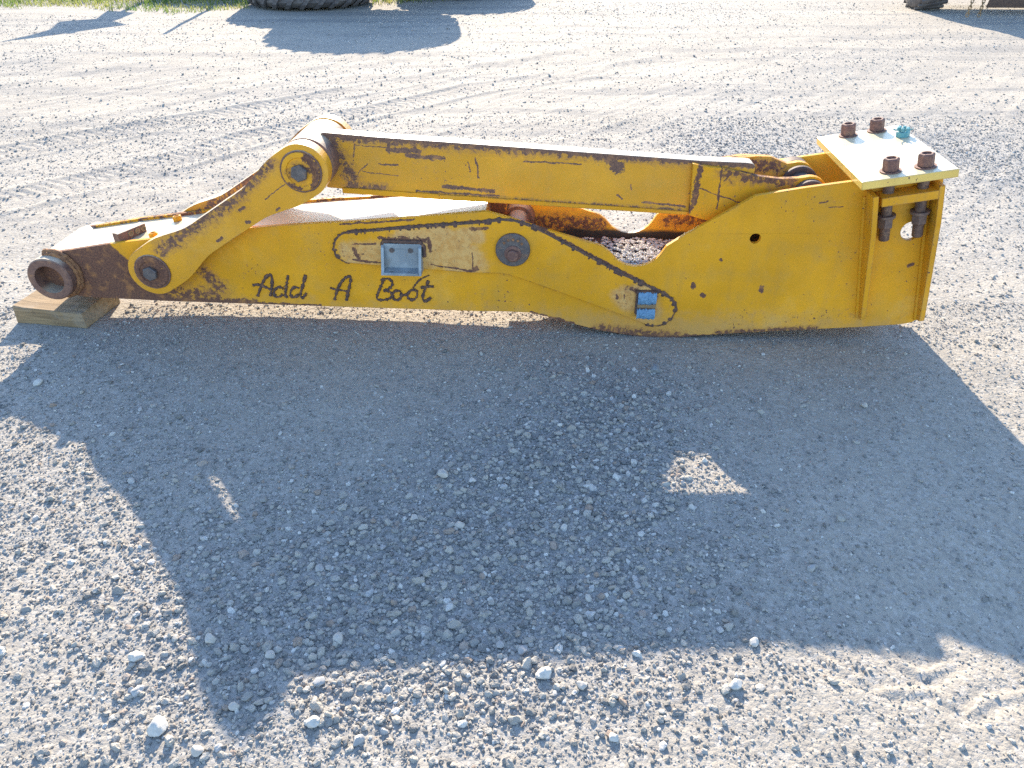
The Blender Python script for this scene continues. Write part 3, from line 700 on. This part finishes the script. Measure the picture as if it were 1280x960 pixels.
link_mesh('sun_blocker', prism([[(-.56, .47), (-.30, .437), (.03, .437), (.03, .505), (-.06, .522), (-.15, .532), (-.243, .612), (-.262, .665), (-.56, .665)]], W + .001, W + .016), m_yel, boom, bevel=.002)  # added plate hidden behind the bar; trims the sunlit patch below the notch
bm = bmesh.new(); lo = [bm.verts.new((a, b, .575)) for a, b in ((-1.30, BF + .0005), (-1.02, BF + .0005), (-1.08, .292), (-1.30, .292))]; hi = [bm.verts.new(v.co + Vector((0, 0, .11))) for v in lo]
bm.faces.new(lo); bm.faces.new(hi[::-1])
for i in range(4): bm.faces.new((lo[i], lo[(i + 1) % 4], hi[(i + 1) % 4], hi[i]))
link_mesh('hub_sun_stop', bm, m_yel, bar, bevel=.002)  # unseen wedge added behind the bar to stop sun coming through the gap
# forked ears at the bar's right end
PC = Vector((.578, .602))
ear = [(.125, .716), (.19, .704), (.238, .701), (.30, .690), (.383, .672), (.46, .664), (.531, .668)] + [(PC.x + .074 * math.cos(a), PC.y + .074 * math.sin(a)) for a in np.linspace(1.9, -1.9, 18)] + [(.46, .515), (.36, .50), (.25, .488), (.19, .495), (.135, .512)]
link_mesh('bar_ear', prism([ear], .078, BN - .001), m_ear, bar, bevel=.002)
ear2 = [(.125, .708)] + [(u, .70 - .03 * abs(u - .3)) for u in np.linspace(.19, .46, 12)] + ear[6:]
link_mesh('bar_ear', prism([ear2], .172, .198, wf=lambda u: .088 * max(0, min(1, (u - .19) / .16)) ** 1.0), m_ear, bar, bevel=.002)
pin = link_mesh('hinge_pin', lathe([(-.0, .0), (.001, .052), (W - .001, .052), (W, 0)], (PC.x, 0, PC.y), (0, 1, 0), 36), m_darkrust, boom, smooth=40)
for a, b, r in ((.045, .077, .066), (.107, .120, .070), (.205, .228, .072), (.292, .35, .072)):
    link_mesh('pin_collar', lathe([(a, .05), (a, r - .004), (a + .004, r), (b - .004, r), (b, r - .004), (b, .05)], (PC.x, 0, PC.y), (0, 1, 0), 40), m_darkrust, pin, smooth=40)

# reinforcement plate and its weld bead
RE = [(-1.281, .376), (-1.272, .405), (-1.255, .425), (-1.235, .437), (-.95, .468), (-.661, .496), (-.60, .507), (-.55, .503), (-.476, .480), (-.11, .285), (.0, .233), (.064, .202), (.092, .182), (.109, .155), (.112, .130), (.104, .105), (.088, .084), (.068, .070), (.046, .062), (.014, .064), (-.018, .075), (-.28, .175), (-.52, .262), (-.569, .277), (-.61, .283), (-.732, .283), (-1.0, .298), (-1.236, .313), (-1.262, .328), (-1.277, .35)]
rein = link_mesh('reinforcement_plate', prism([RE, circ(-.557, .39, .05, 28)], -.013, -.0005), m_rein, boom, bevel=.002)
bm = bmesh.new(); path = resample([(p[0], -.004, p[1]) for p in RE], .007, True)
loud = [i for i, p in enumerate(path)]
rads = []
for p in path:
    upper = p.z > .2 + (-.35) * (p.x + .1) * .55 or p.x > .0 or p.x < -1.23
    rads.append((.0105 if upper else .003) * (1 + rnd.uniform(-.45, .4)))
add_tube(bm, path, rads, 6, .9, .12, 1)
link_mesh('weld_seam', bm, m_weld, rein, smooth=60)
# pivot tube with near cap
tube = link_mesh('pivot_tube', lathe([(.001, 0), (.001, .05), (W - .001, .05), (W - .001, 0)], (-.553, 0, .39), (0, 1, 0), 36), m_rust, boom, smooth=40)
link_mesh('tube_collar', lathe([(W - .08, .05), (W - .08, .064), (W - .075, .068), (W - T - .001, .072)], (-.553, 0, .39), (0, 1, 0), 36), m_rust, tube, smooth=40)
cap = link_mesh('pivot_cap', lathe([(.013, 0), (.013, .069), (.026, .069), (.030, .065), (.030, 0)], (-.557, 0, .390), (0, -1, 0), 44), m_steel, boom, smooth=35)
bm = bmesh.new(); add_lathe(bm, [(.0305, .034), (.034, .034), (.036, .030), (.036, .0)], (-.556, 0, .378), (0, -1, 0), 28); add_lathe(bm, [(.0362, .022), (.058, .022), (.061, .019), (.061, 0)], (-.556, 0, .378), (0, -1, 0), 24); link_mesh('cap_screw', bm, m_bolt, cap, smooth=30)
for q in range(5):
    a = .7 + q * .42; bm = lathe([(.0304, .0), (.0304, .006), (.033, .005), (.033, 0)], (-.557 + .047 * math.cos(a), 0, .39 + .047 * math.sin(a)), (0, -1, 0), 10); link_mesh('rivet', bm, m_scale, cap)
# steel clamp shell on the reinforcement plate
bu0, bu1, bz0, bz1 = -1.085, -.922, .290, .405
bm = bmesh.new()
th = .010; y0 = -.014
add_prism(bm, [[(bu0, bz0), (bu1, bz0), (bu1, bz1), (bu0, bz1)], circ(-1.043, .378, .0065, 14), circ(-.968, .378, .0065, 14)], y0 - th, y0)
br = link_mesh('clamp_bracket', bm, m_blue, boom, bevel=.0015); tag(br, 'small blue grey steel bracket with two bolt holes')
for ua, ub in ((bu0, bu0 + .012), (bu1 - .012, bu1)):
    bm = bmesh.new(); A = [bm.verts.new(v) for v in ((ua, y0 - th + .0005, bz0), (ua, y0 - .062, bz0), (ua, y0 - .05, bz0 + .02), (ua, y0 - .022, bz1 - .012), (ua, y0 - th + .0005, bz1 - .004))]
    B = [bm.verts.new(v.co + Vector((ub - ua, 0, 0))) for v in A]; bm.faces.new(A); bm.faces.new(B[::-1])
    for i in range(5): bm.faces.new((A[i], A[(i + 1) % 5], B[(i + 1) % 5], B[i]))
    link_mesh('bracket_cheek', bm, m_blue, br, bevel=.0015)
bm = bmesh.new(); zz = bz0 + .001
outl = [(bu0 + .0125, y0 - th - .0005), (bu1 - .0125, y0 - th - .0005), (bu1 - .0125, y0 - .064), (bu0 + .0125, y0 - .064)]
sl = lambda c: [(c + .012 * math.cos(a) , y0 - .045 + .005 * math.sin(a)) for a in np.linspace(0, 2 * math.pi, 14, endpoint=False)]
tmp = prism([outl, sl(-1.045), sl(-.972)], 0, .010)
for v in tmp.verts: v.co = Vector((v.co.x, v.co.z, zz + v.co.y + .10 * max(0, 1) * (v.co.z - (y0 - .064)) * .28))
link_mesh('bracket_floor', tmp, m_blue, br, bevel=.001)
for c in (-1.043, -.968):
    link_mesh('bracket_screw', lathe([(y0 * -1 + th + .0004, 0), (-y0 + th + .0004, .0105), (-y0 + th + .003, .0105), (-y0 + th + .003, .006), (-y0 + th + .001, .005), (-y0 + th + .001, 0)], (c, 0, .378), (0, -1, 0), 18), m_steel, br, smooth=40)
bm = bmesh.new(); add_prism(bm, [[(bu0 - .004, bz1 + .001), (bu1 + .008, bz1 + .001), (bu1 + .008, bz1 - .05), (bu1 + .001, bz1 - .05), (bu1 + .001, bz1 - .0), (bu0 - .004, bz1 + .0)][:4] + [(bu1 + .0015, bz1 + .0005)]], -.026, -.0135)
bm.free()
bm = bmesh.new(); pts = resample([(bu0, -.018, bz1 - .01), (bu0 + .01, -.018, bz1 + .008), (bu1 - .005, -.018, bz1 + .006), (bu1 + .008, -.018, bz1 - .012), (bu1 + .008, -.018, bz0 + .06)], .008)
add_tube(bm, pts, .008, 6, 1, .2, 3); link_mesh('weld_seam', bm, m_weld, br, smooth=60)
# taped hose clip
cu, cz = -.010, .163
bm = bmesh.new(); add_box(bm, (cu - .002, -.0245, cz + .012), (.082, .022, .105)); clip = link_mesh('hose_clip', bm, m_darkrust, boom, bevel=.003)
tag(clip, 'rusty clip wrapped in torn blue tape')
for dz, hh, mt, nm in ((.034, .052, m_tape, 'tape_wrap'), (-.036, .044, m_tape, 'tape_wrap'), (.0, .017, m_wood, 'bare_strap')):
    bm = bmesh.new(); n = 14; M_ = 8; vv = []; rq = random.Random(int(dz * 1000))
    for i in range(n + 1):
        row = []
        for j in range(M_ + 1):
            t = j / M_; uu = cu - .036 + .074 * i / n; z_ = cz + dz + (t - .5) * hh
            if j in (0, M_) and nm == 'tape_wrap': z_ += rq.uniform(-.004, .006)
            row.append(bm.verts.new((uu, -.0365 - (.010 if nm == 'tape_wrap' else .004) * math.sin(math.pi * t) ** .6 - (rq.uniform(0, .0035) if nm == 'tape_wrap' else 0), z_)))
        vv.append(row)
    for i in range(n):
        for j in range(M_): bm.faces.new((vv[i][j], vv[i + 1][j], vv[i + 1][j + 1], vv[i][j + 1]))
    ex = bmesh.ops.extrude_face_region(bm, geom=bm.faces[:]); bmesh.ops.translate(bm, verts=[g for g in ex['geom'] if isinstance(g, bmesh.types.BMVert)], vec=(0, .004, 0))
    link_mesh(nm, bm, mt, clip)

# hand-welded lettering: Add A Boot
LET = [[(-1.643, .145), (-1.626, .18), (-1.601, .224), (-1.582, .243), (-1.569, .245), (-1.566, .227), (-1.576, .181), (-1.588, .147)], [(-1.655, .194), (-1.637, .199), (-1.617, .194), (-1.588, .181), (-1.576, .17)],
       [(-1.526, .184), (-1.544, .191), (-1.564, .178), (-1.573, .157), (-1.565, .141), (-1.549, .142), (-1.533, .156)], [(-1.496, .245), (-1.508, .206), (-1.525, .152), (-1.516, .14)],
       [(-1.458, .186), (-1.474, .193), (-1.492, .18), (-1.502, .159), (-1.495, .142), (-1.479, .144), (-1.464, .158)], [(-1.421, .249), (-1.44, .2), (-1.461, .15), (-1.451, .138), (-1.43, .164)],
       [(-1.313, .137), (-1.303, .167), (-1.285, .205), (-1.263, .234), (-1.245, .246), (-1.229, .246), (-1.24, .206), (-1.253, .168), (-1.262, .136)], [(-1.325, .192), (-1.306, .185), (-1.278, .182), (-1.249, .176)],
       [(-1.094, .236), (-1.114, .195), (-1.137, .145), (-1.113, .14), (-1.085, .145), (-1.067, .156), (-1.064, .172), (-1.075, .184), (-1.099, .185)], [(-1.099, .185), (-1.07, .197), (-1.056, .219), (-1.067, .239), (-1.087, .241), (-1.105, .232)],
       [(-1.03, .186), (-1.051, .187), (-1.064, .17), (-1.063, .149), (-1.046, .14), (-1.029, .153), (-1.024, .173), (-1.03, .186)], [(-.961, .192), (-.985, .192), (-1.0, .172), (-.999, .151), (-.98, .144), (-.962, .156), (-.957, .177), (-.961, .192)],
       [(-1.028, .175), (-1.015, .166), (-1.0, .171)], [(-.907, .238), (-.923, .2), (-.938, .162), (-.934, .141), (-.919, .143), (-.901, .16)], [(-.942, .203), (-.916, .211), (-.887, .21)], [(-.974, .201), (-.959, .223), (-.941, .243), (-.903, .261)]]
let = bpy.data.objects.new('lettering', None); C.objects.link(let); let.parent = boom; tag(let, 'hand welded script lettering reading Add A Boot')
for grp in ((0, 1), (2, 3), (4, 5), (6, 7), (8, 9), (10, 12), (11,), (13, 14), (15,)):
    bm = bmesh.new()
    for k in grp:
        p = smooth_path([(a, -.001, b) for a, b in LET[k]], 2); p = resample(p, .005)
        add_tube(bm, p, .0060 if k < len(LET) - 1 else .0034, 6, 1.0, .5, k)
    link_mesh('letter' if grp != (15,) else 'stroke', bm, m_weld, let, smooth=60)

# grease manifold and bolts on the sloping top
a_, b_ = Vector((-2.205, .022, 0)), Vector((-2.150, .150, 0)); d_ = (b_ - a_).normalized(); q_ = Vector((d_.y, -d_.x, 0))
mid = (a_ + b_) / 2; rot = Matrix((d_, q_, (0, 0, 1))).transposed()
zt = .353 + (mid.x + 2.226) * .15
bm = bmesh.new(); add_box(bm, (mid.x, mid.y, zt + .021), ((b_ - a_).length, .034, .040), rot)
mb = link_mesh('grease_block', bm, m_rust, boom, bevel=.002); tag(mb, 'rusty block with a row of grease ports')
for t in (-.01, .022, .054):
    c = mid + d_ * t + q_ * .0172; link_mesh('grease_port', lathe([(0, .0), (0, .0125), (.004, .0125), (.004, .0075), (.001, .006), (.001, 0)], (c.x, c.y, zt + .024), q_, 18), m_wood, mb, smooth=40)
for (u, w) in ((-2.055, .050), (-2.035, .235)):
    zz = .378 + (u + 2.05) * .137; bm = bmesh.new(); add_hex(bm, (u, w, zz), (-.135, 0, 1), .020, .022, hole=.010); link_mesh('plug', bm, m_yel, boom, bevel=.001)

# ------------------------------------------------------------------ wooden block under the nose
bk = wpt(-2.555, .075)
bm = bmesh.new(); hx, hy = .168, .125
add_box(bm, (0, 0, .038), (2 * hx, 2 * hy, .076)); bmesh.ops.subdivide_edges(bm, edges=bm.edges[:], cuts=6, use_grid_fill=True)
for v in bm.verts:
    v.co += Vector((noise.noise(v.co * 7) * .006, noise.noise(v.co * 7 + Vector((9, 0, 0))) * .006, noise.noise(v.co * 5 + Vector((0, 7, 0))) * .005 if v.co.z > .01 else 0))
    if v.co.x < -hx * .8 and v.co.z > .06: v.co.z += .006
blk = link_mesh('wooden_block', bm, m_wood, None, bevel=.004); blk.location = (bk.x, bk.y, -.004); blk.rotation_euler = (0, 0, YAW + R(-6))
tag(blk, 'weathered timber block propping up the rusty nose of the boom', 'wooden block')

# ------------------------------------------------------------------ tyres at the back
def tyre(u, w, z, r, h, label, lugs, rot=0, tilt=0):
    o = empty('scrap_tyre', wpt(u, w, z), YAW + rot, label, 'tyre', 'scrap tyres lying at the back of the yard')
    ri = r * .52; hw = h / 2
    prof = [(0.02 * h, ri), (0, ri + .06), (.02 * h, ri + (r - ri) * .45), (.05 * h, r * .90), (.14 * h, r * .965), (.5 * h, r * .972), (.86 * h, r * .965), (.95 * h, r * .90), (.98 * h, ri + (r - ri) * .45), (h, ri + .06), (.98 * h, ri), (.93 * h, ri - .02), (.8 * h, ri + .12), (.5 * h, r * .8), (.2 * h, ri + .12), (.07 * h, ri - .02), (.02 * h, ri)]
    link_mesh('carcass', lathe(prof, (0, 0, 0), (0, 0, 1), 56), m_rubber, o, smooth=40)
    lug = None
    for half in (0, 1):
        # one slanted tread bar, shared by all its copies
        bm = bmesh.new(); n = 6; A = []; B = []
        for i in range(n + 1):
            t = i / n; zz = (.03 + .47 * t) * h if half == 0 else (.97 - .47 * t) * h; a = .34 * t * (1 if half == 0 else 1)
            rr = r * (.905 + .075 * min(1, t * 5)); dz = .0
            for s, lst in ((-.045 / r, A), (.045 / r, B)):
                lst.append((bm.verts.new((rr * math.cos(a + s), rr * math.sin(a + s), zz)), bm.verts.new(((rr + .035 * r) * math.cos(a + s * .8), (rr + .035 * r) * math.sin(a + s * .8), zz))))
        for i in range(n):
            (a0, a1), (a2, a3), (b0, b1), (b2, b3) = A[i], A[i + 1], B[i], B[i + 1]
            bm.faces.new((a1, a3, b3, b1)); bm.faces.new((a0, a2, a3, a1)); bm.faces.new((b0, b1, b3, b2))
        bm.faces.new((A[0][0], A[0][1], B[0][1], B[0][0])); bm.faces.new((A[n][0], B[n][0], B[n][1], A[n][1]))
        first = link_mesh('tread_bar', bm, m_rubber, o)
        for k in range(1, lugs):
            c = first.copy(); C.objects.link(c); c.parent = o; c.rotation_euler = (0, 0, 2 * math.pi * k / lugs)
        first.rotation_euler = (0, 0, 0)
        if half == 1:
            for c in o.children:
                if c.data == first.data: c.rotation_euler.z += math.pi / lugs
    return o
tyre(-6.6, 12.75, 0, 1.0, .80, 'unseen tyre added left of the tyre stack to shade the grass', 26, .3)  # out of view, added so that its shadow darkens the grass
tyre(-4.49, 10.76, 0, 1.0, .80, 'big black lugged tyre lying flat, bottom of the stack at the grass edge', 26)
tyre(-2.2, 12.40, 0, 1.12, .80, 'second big tyre lying flat behind and right of the front tyre', 26, .1)
tyre(-3.45, 10.95, .80, 1.24, .80, 'widest tyre, lying on top of the two flat tyres', 26, .2)

# ------------------------------------------------------------------ pull-type scraper at the back right
scr = empty('pull_scraper', wpt(6.0, 10.68), YAW, 'dark rusty pull scraper with one wheel and hanging chains at upper right', 'scraper')
wh = link_mesh('wheel', lathe([(0, .22), (-.01, .40), (.03, .54), (.08, .575), (.22, .585), (.36, .575), (.43, .54), (.46, .40), (.45, .22), (.25, .20), (.1, .20), (0, .22)], (-1.0, 0, .58), (1, 0, 0), 48), m_rubber, scr, smooth=40)
link_mesh('rim', lathe([(.06, 0), (.06, .12), (.1, .21), (.35, .21), (.39, .12), (.39, 0)], (-1.0, 0, .58), (1, 0, 0), 32), m_yel, wh, smooth=40)
for k in range(30):
    a = 2 * math.pi * k / 30; bm = bmesh.new(); Mx = Matrix.Rotation(a, 3, 'X'); add_box(bm, Vector((-.775, 0, .58)) + Mx @ Vector((0, 0, .585)), (.40, .055, .03), Mx @ Matrix.Rotation(.35, 3, 'Z')) ; link_mesh('tread_bar', bm, m_rubber, wh)
bm = bmesh.new(); bl = []
for i in range(11):
    t = i / 10; z = .10 + .50 * t; bl.append((z, .18 + .10 * math.cos((t - .5) * 2.4)))
for u0, u1 in ((-.12, 2.2),):
    A = [bm.verts.new((u0, -w - .45, z)) for z, w in bl]; B = [bm.verts.new((u1, -w - .45, z)) for z, w in bl]
    A2 = [bm.verts.new((u0, -w - .41, z)) for z, w in bl]; B2 = [bm.verts.new((u1, -w - .41, z)) for z, w in bl]
    for i in range(10):
        bm.faces.new((A[i], B[i], B[i + 1], A[i + 1])); bm.faces.new((A2[i], A2[i + 1], B2[i + 1], B2[i])); bm.faces.new((A[i], A[i + 1], A2[i + 1], A2[i])); bm.faces.new((B[i], B2[i], B2[i + 1], B[i + 1]))
    bm.faces.new((A[0], A2[0], B2[0], B[0])); bm.faces.new((A[-1], B[-1], B2[-1], A2[-1]))
link_mesh('blade', bm, m_dull_rust, scr, smooth=40)
bm = bmesh.new(); add_box(bm, (.62, .27, 1.13), (3.1, .52, 1.76)); add_box(bm, (.9, -.2, .60), (.16, .80, .12)); link_mesh('frame_beam', bm, m_darkrust, scr, bevel=.01)
def chain(u, w, ztop, zbot, sway):
    n = int((ztop - zbot) / .042); bm = bmesh.new()
    for k in range(n):
        c = Vector((u + sway * k / n, w, ztop - .042 * k)); pts = []
        for i in range(14):
            a = 2 * math.pi * i / 14; x, z = .019 * math.cos(a), .032 * math.sin(a)
            pts.append(c + (Vector((x, 0, z)) if k % 2 else Vector((x * .25, x, z))))
        add_tube(bm, pts + pts[:1], .0068, 5)
    return bm
for du, sw in ((-.70, -.10), (-.60, -.04)):
    link_mesh('chain', chain(du, -1.58, 1.42, .06, sw), m_wood, scr, smooth=60)
bm = bmesh.new(); add_box(bm, (-.65, -.80, 1.46), (.16, 1.66, .07)); add_box(bm, (-.52, -1.56, .42), (.30, .03, .03)); link_mesh('chain_hanger', bm, m_wood, scr, bevel=.005)

# ------------------------------------------------------------------ thing behind the frame edge that throws the shadow on the verge
pst = empty('shadow_post', wpt(-7.6, 12.6), YAW, 'unseen post with a pointed panel, shaped to cast the shadow on the verge', 'post')  # made-up post and panel, outlined for the shadow they throw
bm = bmesh.new(); add_tube(bm, [(0, 0, 0), (.02, 0, 2.2)], .05, 10); link_mesh('post', bm, m_darkrust, pst, smooth=60)
link_mesh('panel', prism([[(-.25, 1.2), (.25, 1.3), (.22, 1.7), (.55, 1.85), (.0, 2.15), (-.55, 2.55), (-.35, 2.05), (-.5, 1.75), (-.1, 1.6)]], -.08, -.055), m_darkrust, pst)
st2 = empty('stake', wpt(-6.1, 11.3), YAW, 'thin leaning stake in the grass left of the tyres', 'stake')
bm = bmesh.new(); add_tube(bm, [(0, 0, 0), (-.0, -.05, 1.62)], [.045, .03], 8); link_mesh('shaft', bm, m_wood, st2, smooth=60)

# ------------------------------------------------------------------ grass verge (stuff)
def grass():
    n = 52000
    u = rg.uniform(-13, .5, n); w = rg.uniform(9.2, 17, n)
    edge = np.interp(u, [-13, -9.3, -7.3, -5.5, -4.9, -3.4, -1.8, .5], [9.9, 9.95, 9.45, 9.55, 9.9, 10.45, 11.4, 13.5]) + .5 * fbm(u, w, 1.1, 3, 55)
    k = (w > edge + .25 * rg.random(n)) & (rg.random(n) < np.clip((w - edge) * 2.2 + .15, .15, 1)) & (((u + 4.49) ** 2 + (w - 10.76) ** 2 > 1.0)) & ((u + 1.95) ** 2 + (w - 12.35) ** 2 > 1.0)
    u, w = u[k], w[k]; n = len(u); fr = np.clip((w - np.interp(u, [-13, 0], [9.8, 10.5])) / 1.2, 0, 1)
    x = P0.x + u * cY - w * sY; y = P0.y + u * sY + w * cY; z = height(x, y) - .005
    hgt = (.05 + .10 * rg.random(n)) * (.5 + .8 * fr); a = rg.uniform(0, 6.28, n); wd_ = rg.uniform(.004, .009, n)
    lean = rg.uniform(.1, .7, n); b = rg.uniform(0, 6.28, n)
    dx, dy = np.cos(a) * wd_, np.sin(a) * wd_; lx, ly = np.cos(b) * lean * hgt, np.sin(b) * lean * hgt
    v = np.empty((n, 5, 3)); 
    v[:, 0] = np.stack([x - dx, y - dy, z], -1); v[:, 1] = np.stack([x + dx, y + dy, z], -1)
    v[:, 2] = np.stack([x - dx * .7 + lx * .35, y - dy * .7 + ly * .35, z + hgt * .6], -1); v[:, 3] = np.stack([x + dx * .7 + lx * .35, y + dy * .7 + ly * .35, z + hgt * .6], -1)
    v[:, 4] = np.stack([x + lx, y + ly, z + hgt], -1)
    o5 = np.arange(n)[:, None] * 5
    tr = np.concatenate([o5 + np.array([0, 1, 3]), o5 + np.array([0, 3, 2]), o5 + np.array([2, 3, 4])], 0).astype(np.int32)
    me = bpy.data.meshes.new('grass'); me.vertices.add(n * 5); me.vertices.foreach_set('co', v.astype(np.float32).ravel())
    me.loops.add(tr.size); me.loops.foreach_set('vertex_index', tr.ravel()); me.polygons.add(len(tr))
    me.polygons.foreach_set('loop_start', np.arange(0, tr.size, 3, dtype=np.int32)); me.polygons.foreach_set('loop_total', np.full(len(tr), 3, np.int32)); me.update(); me.validate()
    M = Mat('grass_blades'); nn = M.noise(1.3, 4, .6); n2 = M.noise(30, 2, .5)
    col = M.mix(M.ramp(nn, .4, .62), (.10, .17, .04), (.27, .28, .09)); col = M.mix(M.math('MULTIPLY', M.ramp(n2, .5, .7), .5), col, (.42, .38, .18))
    df = M.node('BsdfDiffuse'); tl = M.node('BsdfTranslucent'); ms = M.node('MixShader'); ms.inputs[0].default_value = .5
    M.put(df.inputs[0], col); M.put(tl.inputs[0], col); M.link(df.outputs[0], ms.inputs[1]); M.link(tl.outputs[0], ms.inputs[2])
    M.link(ms.outputs[0], M.nt.nodes['Material Output'].inputs[0])
    me.materials.append(M.m)
    o = bpy.data.objects.new('grass', me); C.objects.link(o); tag(o, kind='stuff')
grass()
